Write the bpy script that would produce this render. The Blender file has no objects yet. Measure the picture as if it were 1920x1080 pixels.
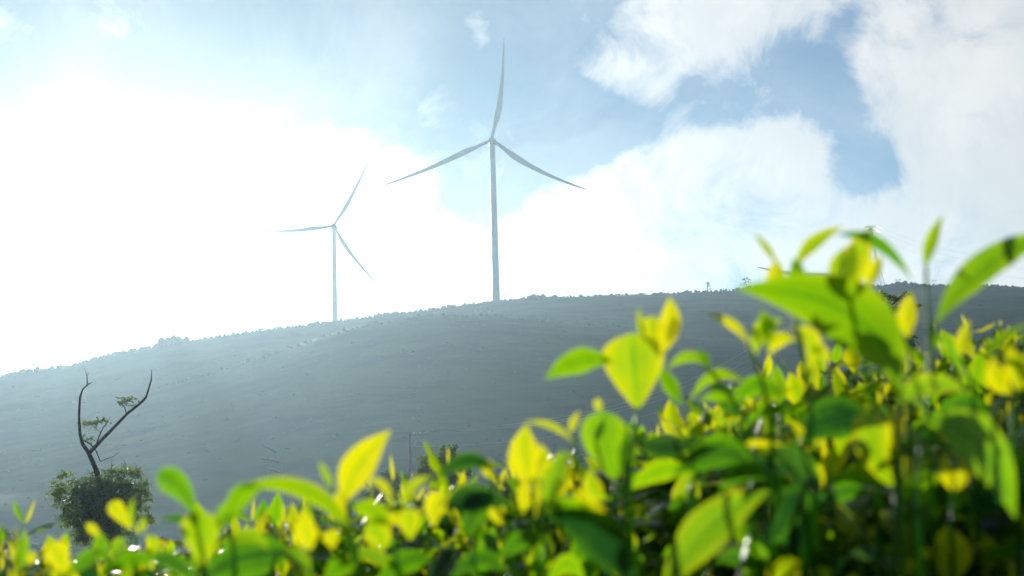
import bpy, math, random
import numpy as np
from mathutils import Vector
R = math.radians
rnd = random.Random(11)
sc = bpy.context.scene
col = sc.collection

# ------------------------------------------------------------------ camera
CZ = 1.25
F = 2666.7                       # focal length in photo pixels (50 mm on 36 mm, 1920 px wide)
TILT, ROLL = R(7.5), 0.026
fwd = Vector((0, math.cos(TILT), math.sin(TILT)))
r0 = Vector((1, 0, 0)); u0 = Vector((0, -math.sin(TILT), math.cos(TILT)))
rt = r0 * math.cos(ROLL) - u0 * math.sin(ROLL)
up = r0 * math.sin(ROLL) + u0 * math.cos(ROLL)
CAM = Vector((0, 0, CZ))
cd = bpy.data.cameras.new('camera'); cam = bpy.data.objects.new('camera', cd); col.objects.link(cam)
from mathutils import Matrix
cam.matrix_world = Matrix(((rt.x, up.x, -fwd.x, CAM.x), (rt.y, up.y, -fwd.y, CAM.y), (rt.z, up.z, -fwd.z, CAM.z), (0, 0, 0, 1)))
cd.lens = 50; cd.sensor_width = 36; cd.clip_start = 0.05; cd.clip_end = 8000
cd.dof.use_dof = True; cd.dof.focus_distance = 120; cd.dof.aperture_fstop = 8.5
sc.camera = cam

def ray(px, py):
    return (fwd + rt * ((px - 960) / F) - up * ((py - 540) / F))
def P(px, py, Y):                # point of the world seen at a photo pixel, Y metres ahead
    d = ray(px, py)
    return CAM + d * (Y / d.y)

# ------------------------------------------------------------------ light
SUNPX = (230, 475)
sd = ray(*SUNPX).normalized()
S_EL = math.asin(sd.z); S_AZ = math.atan2(sd.x, sd.y)
sl = bpy.data.lights.new('sun', 'SUN'); sl.energy = 5.0; sl.angle = R(0.5); sl.color = (1.0, 0.95, 0.87)
so = bpy.data.objects.new('sun', sl); col.objects.link(so)
so.rotation_euler = sd.to_track_quat('Z', 'Y').to_euler()
sc.view_settings.view_transform = 'Standard'; sc.view_settings.look = 'None'
sc.view_settings.exposure = 0.40; sc.view_settings.gamma = 1
sc.cycles.use_denoising = True
sc.cycles.volume_bounces = 0; sc.cycles.max_bounces = 10; sc.cycles.transmission_bounces = 6; sc.cycles.diffuse_bounces = 4
sc.cycles.sample_clamp_indirect = 6

world = bpy.data.worlds.new('World'); sc.world = world; world.use_nodes = True
nt = world.node_tree; N = nt.nodes; L = nt.links; N.clear()
def nd(t, **k):
    n = N.new(t)
    for a, v in k.items(): setattr(n, a, v)
    return n
def lk(a, b): L.new(a, b)
def mth(op, a, b=None, c=None, clamp=False):
    n = nd('ShaderNodeMath', operation=op); n.use_clamp = clamp
    for i, v in enumerate((a, b, c)):
        if v is None: continue
        if isinstance(v, (int, float)): n.inputs[i].default_value = v
        else: lk(v, n.inputs[i])
    return n.outputs[0]
def mapr(v, a, b, c=0.0, d=1.0, kind='SMOOTHSTEP'):
    n = nd('ShaderNodeMapRange', interpolation_type=kind)
    lk(v, n.inputs[0])
    for i, x in enumerate((a, b, c, d)): n.inputs[i + 1].default_value = x
    return n.outputs[0]
def noise(vec, scale, detail=6, rough=.55, dist=0.0):
    n = nd('ShaderNodeTexNoise'); lk(vec, n.inputs['Vector'])
    n.inputs['Scale'].default_value = scale; n.inputs['Detail'].default_value = detail
    n.inputs['Roughness'].default_value = rough; n.inputs['Distortion'].default_value = dist
    return n
def mixc(f, a, b):
    n = nd('ShaderNodeMix', data_type='RGBA')
    if isinstance(f, float): n.inputs[0].default_value = f
    else: lk(f, n.inputs[0])
    for i, v in ((6, a), (7, b)):
        if isinstance(v, tuple): n.inputs[i].default_value = (*v, 1)
        else: lk(v, n.inputs[i])
    return n.outputs[2]
tc = nd('ShaderNodeTexCoord'); D = tc.outputs['Generated']
sky = nd('ShaderNodeTexSky', sky_type='NISHITA'); sky.sun_disc = False
sky.sun_elevation = S_EL; sky.sun_rotation = S_AZ; sky.air_density = 1.0; sky.dust_density = 0.05; sky.ozone_density = 3.0
# warped direction for ragged cloud edges
nw = noise(D, 9, 5, .6)
wv = nd('ShaderNodeVectorMath', operation='SUBTRACT'); lk(nw.outputs['Color'], wv.inputs[0]); wv.inputs[1].default_value = (.5, .5, .5)
ws = nd('ShaderNodeVectorMath', operation='SCALE'); lk(wv.outputs[0], ws.inputs[0]); ws.inputs['Scale'].default_value = .085
wd = nd('ShaderNodeVectorMath', operation='ADD'); lk(D, wd.inputs[0]); lk(ws.outputs[0], wd.inputs[1])
# clouds: (pixel x, pixel y, radius px, weight)
CL = [(1790,110,190,1.0),(1900,230,150,.9),(1660,30,60,.3),(1700,190,70,.4),(1930,60,160,.8),
      (1380,30,150,.8),(1250,0,110,.7),(1480,10,110,.6),(1330,100,70,.35),(1200,40,60,.35),
      (1370,320,120,.95),(1240,390,120,.95),(1120,440,120,.95),(1010,450,90,.85),(1450,270,110,.75),(1380,440,190,1.0),(1180,520,160,1.),(1000,540,130,.9),(1530,290,60,.45),
      (1800,400,150,1.0),(1880,330,110,.9),(1900,490,190,.8),(1660,450,120,.8),(1620,400,70,.5),(1510,440,90,.5),(2050,350,200,.9),
      (700,310,85,1.0),(770,370,60,.6),(640,350,110,1.0),(740,450,130,.9),(600,480,160,1.),(840,490,90,.55),(860,560,120,.7),
      (1075,125,50,.75),(1150,128,55,.75),(1215,175,65,.8),(1130,175,40,.3),(890,35,45,.8),(200,15,60,.5),(0,75,50,.5),(1100,30,50,.3),
      (1450,165,100,-.55),(1330,190,60,-.3),(1590,310,70,-.4),(1540,300,60,.3),(1590,60,55,-.5),(1560,200,80,-.3),(1120,250,70,-.5),(1650,120,90,.45),(860,400,60,-.4)]
acc = None
for (x, y, r, w) in CL:
    c = ray(x, y).normalized()
    n = nd('ShaderNodeVectorMath', operation='DISTANCE'); lk(wd.outputs[0], n.inputs[0]); n.inputs[1].default_value = c
    v = mapr(n.outputs['Value'], r / F * 1.55, 0.0, 0, w * 1.1)
    acc = v if acc is None else mth('ADD', acc, v)
base = mth('MINIMUM', acc, 1.05)
n1 = noise(D, 15, 11, .66, .6); n4 = noise(D, 7, 4, .5)
cov = mth('ADD', base, mth('ADD', mth('MULTIPLY', mth('SUBTRACT', n1.outputs['Fac'], .5), 2.7), mth('MULTIPLY', mth('SUBTRACT', n4.outputs['Fac'], .5), 1.9)))
alpha = mapr(cov, .12, 1.25)
# thin high veil
nv = noise(D, 5, 6, .6, .5)
veil = mapr(nv.outputs['Fac'], .35, .72, .0, .30)
alpha2 = mth('MAXIMUM', alpha, veil)
n2 = noise(D, 11, 7, .55, .2)
shade = mth('MULTIPLY', mapr(n2.outputs['Fac'], .38, .60), mapr(cov, .5, 1.3))
ccol = mixc(shade, (10.9, 10.5, 10.2), (8.8, 8.9, 8.9))
skyc = nd('ShaderNodeVectorMath', operation='MULTIPLY'); lk(sky.outputs[0], skyc.inputs[0]); skyc.inputs[1].default_value = (.72, .88, 1.06)
# bright aureole of the hazy sun behind thin cloud
dsun = nd('ShaderNodeVectorMath', operation='DISTANCE'); lk(D, dsun.inputs[0]); dsun.inputs[1].default_value = sd
skf = nd('ShaderNodeVectorMath', operation='SCALE'); lk(skyc.outputs[0], skf.inputs[0]); lk(mapr(dsun.outputs['Value'], .08, .52, .26, 1.15), skf.inputs['Scale'])
cc = mixc(alpha2, skf.outputs[0], ccol)
glow = mth('ADD', mth('MULTIPLY', mth('EXPONENT', mth('MULTIPLY', mth('POWER', mth('DIVIDE', dsun.outputs['Value'], .135), 2), -1)), 9.0),
           mth('MULTIPLY', mth('EXPONENT', mth('DIVIDE', dsun.outputs['Value'], -.12)), 1.5))
gc = nd('ShaderNodeVectorMath', operation='SCALE'); gc.inputs[0].default_value = (1, .985, .96); lk(glow, gc.inputs['Scale'])
tot = nd('ShaderNodeVectorMath', operation='ADD'); lk(cc, tot.inputs[0]); lk(gc.outputs[0], tot.inputs[1])
bg = nd('ShaderNodeBackground'); lk(tot.outputs[0], bg.inputs[0]); bg.inputs[1].default_value = 0.058
wo = nd('ShaderNodeOutputWorld'); lk(bg.outputs[0], wo.inputs[0])

# ------------------------------------------------------------------ helpers
def tag(o, label=None, cat=None, group=None, kind=None):
    if label: o['label'] = label
    if cat: o['category'] = cat
    if group: o['group'] = group
    if kind: o['kind'] = kind
    return o
def empty(name, loc, label, cat, group=None):
    o = bpy.data.objects.new(name, None); o.location = loc; o.empty_display_size = .2
    col.objects.link(o); return tag(o, label, cat, group)
class MB:
    def __init__(s): s.v = []; s.f = []; s.a = []; s.u = {}
    def add(s, vs, fs, age=0.0, us=None):
        b = len(s.v)
        if us: s.u[b] = us
        s.v.extend(vs); s.f.extend([tuple(i + b for i in f) for f in fs]); s.a.extend([age] * len(vs))
    def tube(s, pts, rad, n=6, age=0.0, cap=True):
        pts = [Vector(p) for p in pts]
        if not isinstance(rad, (list, tuple)): rad = [rad] * len(pts)
        vs = []; fs = []
        ref = None
        for i, p in enumerate(pts):
            t = (pts[min(i + 1, len(pts) - 1)] - pts[max(i - 1, 0)]).normalized()
            if ref is None: ref = Vector((1, 0, 0)) if abs(t.x) < .8 else Vector((0, 1, 0))
            a = (ref - t * ref.dot(t)).normalized(); b = t.cross(a); ref = a
            for k in range(n):
                an = 2 * math.pi * k / n
                vs.append(p + (a * math.cos(an) + b * math.sin(an)) * rad[i])
        for i in range(len(pts) - 1):
            for k in range(n):
                k2 = (k + 1) % n
                fs.append((i * n + k, i * n + k2, (i + 1) * n + k2, (i + 1) * n + k))
        if cap:
            fs.append(tuple(range(n - 1, -1, -1))); fs.append(tuple((len(pts) - 1) * n + k for k in range(n)))
        s.add(vs, fs, age)
    def box(s, c, sx, sy, sz, ax=None):
        c = Vector(c)
        X, Y, Z = ax or (Vector((1, 0, 0)), Vector((0, 1, 0)), Vector((0, 0, 1)))
        vs = [c + X * (sx / 2 * i) + Y * (sy / 2 * j) + Z * (sz / 2 * k) for i in (-1, 1) for j in (-1, 1) for k in (-1, 1)]
        s.add(vs, [(0,1,3,2),(4,6,7,5),(0,4,5,1),(2,3,7,6),(0,2,6,4),(1,5,7,3)])
    def build(s, name, m, parent=None, smooth=True):
        me = bpy.data.meshes.new(name)
        off = Vector(parent_world(parent)) if parent else Vector((0, 0, 0))
        me.from_pydata([tuple(Vector(v) - off) for v in s.v], [], s.f)
        at = me.attributes.new('age', 'FLOAT', 'POINT'); at.data.foreach_set('value', s.a)
        if s.u:
            at = me.attributes.new('across', 'FLOAT', 'POINT'); au = [0.5] * len(s.v)
            for b, us in s.u.items(): au[b:b + len(us)] = us
            at.data.foreach_set('value', au)
        if smooth: me.polygons.foreach_set('use_smooth', [True] * len(me.polygons))
        me.materials.append(m); me.update()
        o = bpy.data.objects.new(name, me); col.objects.link(o)
        if parent: o.parent = parent
        return o
def parent_world(o):
    v = Vector((0, 0, 0))
    while o: v += o.location; o = o.parent
    return v
def mat(name):
    m = bpy.data.materials.new(name); m.use_nodes = True
    global N, L, nt
    nt = m.node_tree; N = nt.nodes; L = nt.links; N.clear()
    return m
def out(sh, vol=None):
    o = nd('ShaderNodeOutputMaterial')
    if sh: lk(sh, o.inputs[0])
    if vol: lk(vol, o.inputs[1])
def pbr(color, rough=.6, metal=0, spec=.5, bump=None):
    p = nd('ShaderNodeBsdfPrincipled')
    if isinstance(color, tuple): p.inputs['Base Color'].default_value = (*color, 1)
    else: lk(color, p.inputs['Base Color'])
    if isinstance(rough, (int, float)): p.inputs['Roughness'].default_value = rough
    else: lk(rough, p.inputs['Roughness'])
    p.inputs['Metallic'].default_value = metal; p.inputs['Specular IOR Level'].default_value = spec
    if bump is not None: lk(bump, p.inputs['Normal'])
    return p.outputs[0]
def bump(h, s=.3, d=.01):
    b = nd('ShaderNodeBump'); b.inputs['Strength'].default_value = s; b.inputs['Distance'].default_value = d
    lk(h, b.inputs['Height']); return b.outputs[0]
def ramp(f, stops):
    n = nd('ShaderNodeValToRGB'); lk(f, n.inputs[0]); e = n.color_ramp.elements
    while len(e) < len(stops): e.new(.5)
    for k, (p, c) in enumerate(stops): e[k].position = p; e[k].color = (*c, 1)
    return n.outputs[0]

# ------------------------------------------------------------------ materials
def simple(name, c1, c2, scale, rough=.6, metal=0, bs=.2, bd=.01):
    m = mat(name); t = nd('ShaderNodeTexCoord')
    n = noise(t.outputs['Object'], scale, 6, .6)
    out(pbr(mixc(mapr(n.outputs['Fac'], .35, .65), c1, c2), rough, metal, .4, bump(n.outputs['Fac'], bs, bd)))
    return m
M_turb_shade = simple('turbine_paint_backlit', (.15, .19, .25), (.19, .23, .29), .4, .45)  # light grey paint darkened to slate: backlit shade put into the colour
M_steel = simple('galvanised_steel', (.30, .31, .32), (.42, .43, .44), 2, .5, .6)
M_conc = simple('weathered_concrete', (.13, .13, .14), (.20, .20, .20), 3, .8)
M_wire = simple('aluminium_wire', (.45, .46, .47), (.6, .6, .6), 1, .35, .8)
M_bright = simple('shiny_zinc', (.7, .7, .7), (.85, .85, .85), 3, .22, 1.0)
M_dark = simple('dark_wire', (.03, .03, .035), (.05, .05, .05), 1, .6)
M_ins = simple('glazed_porcelain', (.75, .75, .72), (.85, .85, .82), 8, .2)
M_bark = simple('bark', (.045, .035, .028), (.10, .08, .065), 14, .9, 0, .6, .03)
def leafmat(name, stops_d, stops_t, rough=.32, tr=.55, coat=.0, vs=60):
    m = mat(name)
    a = nd('ShaderNodeAttribute', attribute_name='age').outputs['Fac']
    t = nd('ShaderNodeTexCoord').outputs['Object']
    n = noise(t, vs, 4, .6)
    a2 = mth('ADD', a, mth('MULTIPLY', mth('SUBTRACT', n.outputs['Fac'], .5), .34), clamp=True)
    if name == 'tea_leaf':      # darker thick midrib and side veins, paler thin margin
        u = mth('ABSOLUTE', nd('ShaderNodeAttribute', attribute_name='across').outputs['Fac'])
        rib = mth('MULTIPLY', mapr(u, .0, .16, 1, 0), .22)
        edge = mth('MULTIPLY', mapr(u, .35, 1.0), -.16)
        a2 = mth('ADD', a2, mth('ADD', rib, edge), clamp=True)
    cd_ = ramp(a2, stops_d); ct = ramp(a2, stops_t)
    nb = noise(t, vs * 5, 3, .5)
    bn = bump(nb.outputs['Fac'], .25, .002)
    p = pbr(cd_, rough, 0, .5, bn)
    p.node.inputs['Coat Weight'].default_value = coat; p.node.inputs['Coat Roughness'].default_value = .10
    tl = nd('ShaderNodeBsdfTranslucent'); lk(ct, tl.inputs[0]); lk(bn, tl.inputs[1])
    mx = nd('ShaderNodeMixShader'); mx.inputs[0].default_value = tr; lk(p, mx.inputs[1]); lk(tl.outputs[0], mx.inputs[2])
    out(mx.outputs[0]); return m
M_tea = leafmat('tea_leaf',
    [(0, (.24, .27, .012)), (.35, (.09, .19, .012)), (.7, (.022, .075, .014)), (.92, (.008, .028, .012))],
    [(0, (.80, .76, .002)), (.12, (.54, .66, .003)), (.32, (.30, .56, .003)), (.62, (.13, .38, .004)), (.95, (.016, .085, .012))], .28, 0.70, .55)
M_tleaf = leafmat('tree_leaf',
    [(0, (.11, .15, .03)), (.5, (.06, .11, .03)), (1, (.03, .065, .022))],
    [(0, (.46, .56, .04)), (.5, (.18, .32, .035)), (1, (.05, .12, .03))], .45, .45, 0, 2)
m = mat('hill_ground'); t = nd('ShaderNodeTexCoord').outputs['Object']
n1_ = noise(t, .03, 8, .65); n2_ = noise(t, .4, 6, .7)
sp = nd('ShaderNodeSeparateXYZ'); lk(t, sp.inputs[0])
nw_ = noise(t, .012, 4, .5)
band = mth('SINE', mth('MULTIPLY', mth('ADD', sp.outputs[2], mth('MULTIPLY', nw_.outputs['Fac'], 22)), 1.9))
c1 = mixc(mapr(n1_.outputs['Fac'], .35, .65), (.022, .055, .022), (.070, .115, .042))
c2 = mixc(mth('MULTIPLY', mapr(band, .1, .9), mth('MULTIPLY', mapr(noise(t, .009, 4, .5).outputs['Fac'], .40, .60), .2)), c1, (.085, .105, .05))
c3 = mixc(mth('MULTIPLY', mapr(n2_.outputs['Fac'], .55, .75), .4), c2, (.02, .03, .014))
out(pbr(c3, .95, 0, .1, bump(n2_.outputs['Fac'], .35, .6))); M_ground = m
M_soil = simple('soil', (.05, .035, .022), (.09, .065, .04), 6, .95, 0, .6, .03)

# ------------------------------------------------------------------ terrain
def interp(x, pts):
    if x <= pts[0][0]: return pts[0][1]
    for (a, b), (c, d) in zip(pts, pts[1:]):
        if x <= c:
            t_ = (x - a) / (c - a); return b + (d - b) * t_
    return pts[-1][1]
RY = 650
ridge_px = [(-300, 742), (0, 701), (60, 692), (130, 682), (200, 663), (330, 638), (500, 613), (626, 599), (760, 582), (880, 566), (930, 560), (1000, 555), (1100, 551), (1230, 547), (1400, 539), (1500, 535), (1620, 531), (1760, 530), (1850, 531), (1920, 534), (2200, 560)]
ridge = [(P(x, y, RY).x, P(x, y, RY).z) for x, y in ridge_px]
ridge = [(-900, 2), (-500, 22)] + ridge + [(600, 70), (1100, 20)]
SY = 520
def sst(a, b, x):
    t_ = min(1, max(0, (x - a) / (b - a))); return t_ * t_ * (3 - 2 * t_)
near_prof = [(-400, 6), (-20, .5), (0, 0), (4, 0), (12, -1.5), (40, -3.4), (100, -6.5), (200, -9), (270, -9)]
def hz(X, Y):
    if Y <= 200: return interp(Y, near_prof) + .3 * math.sin(X * .05) * sst(15, 60, Y)
    zr = interp(X, ridge) - 1.0
    zb = -9
    if Y <= RY:
        t_ = sst(200, 300, Y) * (Y - 200) / (RY - 200)
        h = zb + (zr - zb) * t_ ** interp(X, [(-160, 1.75), (-60, 1.35), (60, 1.15)])
        ws_ = math.exp(-((Y - SY) / 55) ** 2) if Y > SY else math.exp(-((Y - SY) / 130) ** 2)
        h += 12.5 * ws_ * math.exp(-((X + 38) / 62) ** 2)
        dy = RY - Y
        h += .45 * math.sin(X * .045 + Y * .02) * math.sin(Y * .05) * sst(20, 90, dy) * sst(0, 60, Y - 220)
        return h
    return zr - 6 * sst(0, 60, Y - RY) - .01 * (Y - RY)
xs = []; x = -1100.0
while x < 1100: xs.append(x); x += 6 if abs(x) < 330 else 30
xs.append(1100.0)
ys = []; y = -300.0
while y < 1450: ys.append(y); y += 30 if y < -30 else 3 if y < 60 else 6 if y < 820 else 30
ys.append(1450.0)
nx = len(xs)
g = MB(); g.v = [Vector((a, b, hz(a, b))) for b in ys for a in xs]; g.a = [0.0] * len(g.v)
g.f = [(j * nx + i, j * nx + i + 1, (j + 1) * nx + i + 1, (j + 1) * nx + i) for j in range(len(ys) - 1) for i in range(nx - 1)]
tag(g.build('ground', M_ground), 'hazy green hillside and field ground', 'ground', kind='structure')

# forest and scrub clumps over the far hill: one mass
def blob_mesh(mb, c, r, hz_=1.0, seg=6, ring=4, age=.5, rr=rnd):
    vs = []; fs = []
    ph = rr.random() * 6
    vs.append(Vector((c[0], c[1], c[2] + r * hz_ * (1 + rr.uniform(-.1, .3)))))
    for i in range(1, ring):
        th = math.pi * i / ring * .8
        for k in range(seg):
            a = ph + 2 * math.pi * k / seg; q = r * rr.uniform(.72, 1.25)
            vs.append(Vector((c[0] + q * math.sin(th) * math.cos(a), c[1] + q * math.sin(th) * math.sin(a), c[2] + q * hz_ * math.cos(th))))
    for k in range(seg): fs.append((0, 1 + k, 1 + (k + 1) % seg))
    for i in range(ring - 2):
        for k in range(seg):
            a = 1 + i * seg + k; b = 1 + i * seg + (k + 1) % seg
            fs.append((a, a + seg, b + seg, b))
    mb.add(vs, fs, age)
fo = MB()
for i in range(4500):
    Y = 230 + 425 * rnd.random() ** .8
    X = rnd.uniform(-.42, .44) * Y
    dens = .5 + .5 * math.sin(X * .021 + 1.3 * math.sin(Y * .017)) * math.sin(Y * .031 + X * .008)
    if rnd.random() > .25 + .75 * dens: continue
    blob_mesh(fo, (X, Y, hz(X, Y) - .3), rnd.uniform(.3, .8) * (2.2 if rnd.random() < .02 else 1), rnd.uniform(.5, .9), age=rnd.random())
for _ in range(2600):
    Y = rnd.uniform(80, 235); X = rnd.uniform(-.42, .1) * Y
    blob_mesh(fo, (X, Y, hz(X, Y) - .1), rnd.uniform(.25, .8) * (1 + Y / 200), rnd.uniform(.6, 1.1), age=rnd.random())
X = -300.0
while X < 300:       # dense canopy edge along the skyline
    X += rnd.uniform(.3, .9)
    Y = RY + rnd.uniform(-8, 5)
    blob_mesh(fo, (X, Y, hz(X, Y) + .15), rnd.uniform(.28, .68) * (1 + 2.0 * max(0, math.sin(X * .13) * math.sin(X * .057 + 1)) ** 2) * (1.5 if X < -150 else 1), rnd.uniform(.8, 1.4), seg=7, age=rnd.random())
X = -130.0
while X < 60:
    X += rnd.uniform(.8, 2.6); Y = SY + rnd.uniform(-6, 5)
    blob_mesh(fo, (X, Y, hz(X, Y) + .2), rnd.uniform(.3, .9), 1.0, age=rnd.random())
M_forest = leafmat('far_foliage', [(0, (.05, .075, .032)), (1, (.036, .058, .025))], [(0, (.06, .09, .03)), (1, (.04, .065, .02))], .95, .2, 0, .6)
tag(fo.build('hillside_scrub', M_forest, smooth=False), 'low scrub and coffee rows covering the far hazy hillside', 'scrub', kind='stuff')

# ------------------------------------------------------------------ wind turbines
def turbine(hubpx, Y, tips, groundz, wt, wb, label, rootw=1.35, bends=(0, 0, 0), K=1.0):
    hub = P(hubpx[0], hubpx[1], Y)
    basep = Vector((P(hubpx[2], hubpx[3], Y).x, Y + 3.2, groundz))
    t_ = empty('wind_turbine', basep, label, 'wind turbine', 'wind turbines on the ridge')
    top = Vector((basep.x, Y + 3.2, hub.z - 1.6 * K))
    mb = MB(); n = 12
    pts = [basep.lerp(top, k / n) for k in range(n + 1)]
    mb.tube(pts, [wb / 2 + (wt / 2 - wb / 2) * k / n for k in range(n + 1)], 28)
    tw = mb.build('tower', M_turb_shade, t_)
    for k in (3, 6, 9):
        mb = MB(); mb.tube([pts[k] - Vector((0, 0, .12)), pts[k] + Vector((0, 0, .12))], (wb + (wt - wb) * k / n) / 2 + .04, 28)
        mb.build('flange', M_turb_shade, tw)
    mb = MB()   # nacelle: rounded box lofted along Y
    prof = [(-1.2, .9), (-.9, 1.35), (0, 1.7), (3, 1.85), (6.5, 1.75), (8.2, 1.35), (8.7, .8)]
    vs = []; fs = []; n = 16
    for (dy, r) in prof:
        r *= K; dy *= K
        for k in range(n):
            a = 2 * math.pi * k / n
            ca, sa = math.cos(a), math.sin(a)
            q = r / max(abs(ca) ** 3.5 + abs(sa) ** 3.5, 1e-6) ** (1 / 3.5)
            vs.append(Vector((basep.x + q * ca * .95, Y + 2 + dy, hub.z + q * sa)))
    for i in range(len(prof) - 1):
        for k in range(n): fs.append((i * n + k, i * n + (k + 1) % n, (i + 1) * n + (k + 1) % n, (i + 1) * n + k))
    fs.append(tuple(range(n))); fs.append(tuple((len(prof) - 1) * n + k for k in range(n - 1, -1, -1)))
    mb.add(vs, fs); mb.build('nacelle', M_turb_shade, t_)
    mb = MB()
    mb.tube([hub + Vector((0, y_, 0)) for y_ in (-1.9, -1.7, -1.1, 0, 1.2)], [q * K for q in (.15, .8, 1.3, 1.55, 1.45)], 20)
    mb.build('hub', M_turb_shade, t_)
    for (tx, ty), bd in zip(tips, bends):
        tip = P(tx, ty, Y)
        ax = tip - hub; Ln = ax.length; ax.normalize()
        side = ax.cross(Vector((0, 1, 0))).normalized()     # in the rotor plane
        thick = ax.cross(side)
        mb = MB(); vs = []; fs = []; n = 12; st = 30
        for i in range(st + 1):
            t_i = i / st
            cw = interp(t_i, [(0, rootw * 1.2), (.05, rootw * 1.2), (.12, 1.9), (.22, 3.0), (.3, 2.9), (.5, 2.05), (.75, 1.25), (.93, .65), (1, .12)])
            th = interp(t_i, [(0, 1.6), (.08, 1.4), (.22, .8), (.5, .4), (1, .06)])
            cen = hub + ax * (.9 + (Ln - .9) * t_i) + side * (bd * math.sin(math.pi * t_i) * 4 + (-.5 * (cw - 1.6) * .5 * (1 if cw > 1.6 else 0))) - Vector((0, 1, 0)) * (1.5 * t_i * t_i)
            cw *= K; th *= K
            tw_ = R(interp(t_i, [(0, 18), (.3, 10), (1, 0)]))
            sv = side * math.cos(tw_) + thick * math.sin(tw_); tv = thick * math.cos(tw_) - side * math.sin(tw_)
            for k in range(n):
                a = 2 * math.pi * k / n
                vs.append(cen + sv * (cw / 2 * math.cos(a)) + tv * (th / 2 * math.sin(a) * (.6 + .4 * math.cos(a)) if t_i > .12 else th / 2 * math.sin(a)))
        for i in range(st):
            for k in range(n): fs.append((i * n + k, i * n + (k + 1) % n, (i + 1) * n + (k + 1) % n, (i + 1) * n + k))
        fs.append(tuple(range(n))); fs.append(tuple(st * n + k for k in range(n - 1, -1, -1)))
        mb.add(vs, fs); mb.build('blade', M_turb_shade, t_)
    return t_
def turb(h, Y, tips, wt, wb, label, bends, K=1.0):
    X = P(h[2], h[3], Y).x
    turbine(h, Y, tips, hz(X, Y + 3) - .5, wt, wb, label, bends=bends, K=K)
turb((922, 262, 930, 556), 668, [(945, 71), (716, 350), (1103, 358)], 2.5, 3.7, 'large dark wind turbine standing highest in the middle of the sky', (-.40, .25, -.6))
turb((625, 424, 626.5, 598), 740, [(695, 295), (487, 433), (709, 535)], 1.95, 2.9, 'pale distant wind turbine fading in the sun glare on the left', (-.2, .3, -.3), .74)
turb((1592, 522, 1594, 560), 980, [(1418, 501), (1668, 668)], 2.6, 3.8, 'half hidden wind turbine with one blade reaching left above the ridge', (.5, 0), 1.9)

# ------------------------------------------------------------------ trees
def leafcards(mb, c, n, rad, sz, age0, age1, rr, shell=.35):
    for _ in range(n):
        d = Vector((rr.gauss(0, 1), rr.gauss(0, 1), rr.gauss(0, 1))).normalized()
        q = (shell + (1 - shell) * rr.random()) if rr.random() < .8 else rr.random()
        p = Vector(c) + Vector((d.x * rad[0], d.y * rad[1], d.z * rad[2])) * q
        a = Vector((rr.gauss(0, 1), rr.gauss(0, 1), rr.gauss(0, .6))).normalized()
        b = a.cross(Vector((rr.gauss(0, 1), rr.gauss(0, 1), rr.gauss(0, 1)))).normalized()
        s = sz * rr.uniform(.6, 1.3); k = a.cross(b) * s * .12
        mb.add([p - a * s * .5, p + b * s * .26 + k, p + a * s * .5, p - b * s * .26 + k], [(0, 1, 2), (0, 2, 3)], rr.uniform(age0, age1))
def tree(base, H, crowns, leaf, nper, label, group=None, cat='tree', name='tree', limbs=None, trunk_r=None, age=(.1, 1), seed=1, loose=.0, shell=.35, trunk_top=None):
    """crowns: list of (dx, dy, dz, rx, ry, rz) clumps from the base"""
    rr = random.Random(seed); base = Vector(base)
    t_ = empty(name, base, label, cat, group)
    tr = trunk_r or H * .03
    top = Vector(trunk_top) if trunk_top else Vector((0, 0, H * .8))
    mb = MB(); n = 7
    pts = [base + top * (k / n) + Vector((math.sin(k * 1.3 + seed) * tr * .7, math.cos(k * 1.7) * tr * .5, 0)) * (k > 0) for k in range(n + 1)]
    mb.tube(pts, [tr * (1.2 - .95 * k / n) for k in range(n + 1)], 8)
    mb.build('trunk', M_bark, t_)
    lb = MB()
    for c in crowns:
        cc_ = base + Vector(c[:3])
        s0 = pts[min(n, max(2, int(n * min(1, max(.25, (c[2] * .6) / max(top.z, .1))))))]
        mid = s0.lerp(cc_, .5) + Vector((rr.uniform(-1, 1), rr.uniform(-1, 1), rr.uniform(-.2, 1))) * (cc_ - s0).length * .12
        lb.tube([s0, mid, cc_], [tr * .5, tr * .32, tr * .12], 5)
        for _ in range(5):
            d = Vector((rr.gauss(0, 1), rr.gauss(0, 1), rr.gauss(.3, 1))).normalized()
            lb.tube([mid.lerp(cc_, .6), cc_ + Vector((d.x * c[3], d.y * c[4], d.z * c[5])) * .8], [tr * .14, tr * .04], 4)
    lb.build('limbs', M_bark, t_)
    cr = MB()
    for c in crowns:
        cc_ = base + Vector(c[:3]); vol = c[3] * c[5]
        k = max(3, int(nper * .16))
        for _ in range(k):     # twig-sized clumps inside each crown lobe
            d = Vector((rr.gauss(0, 1), rr.gauss(0, 1), rr.gauss(0, 1))).normalized() * rr.uniform(.35, 1.0)
            q = cc_ + Vector((d.x * c[3], d.y * c[4], d.z * c[5]))
            f_ = rr.uniform(.18, .34)
            ag = rr.uniform(age[0], age[1])
            leafcards(cr, q, 7, (c[3] * f_, c[4] * f_, c[5] * f_), leaf, ag * .8, min(1, ag + .15), rr, .1)
    cr.build('crown', M_tleaf, t_, smooth=False)
    return t_
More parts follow.
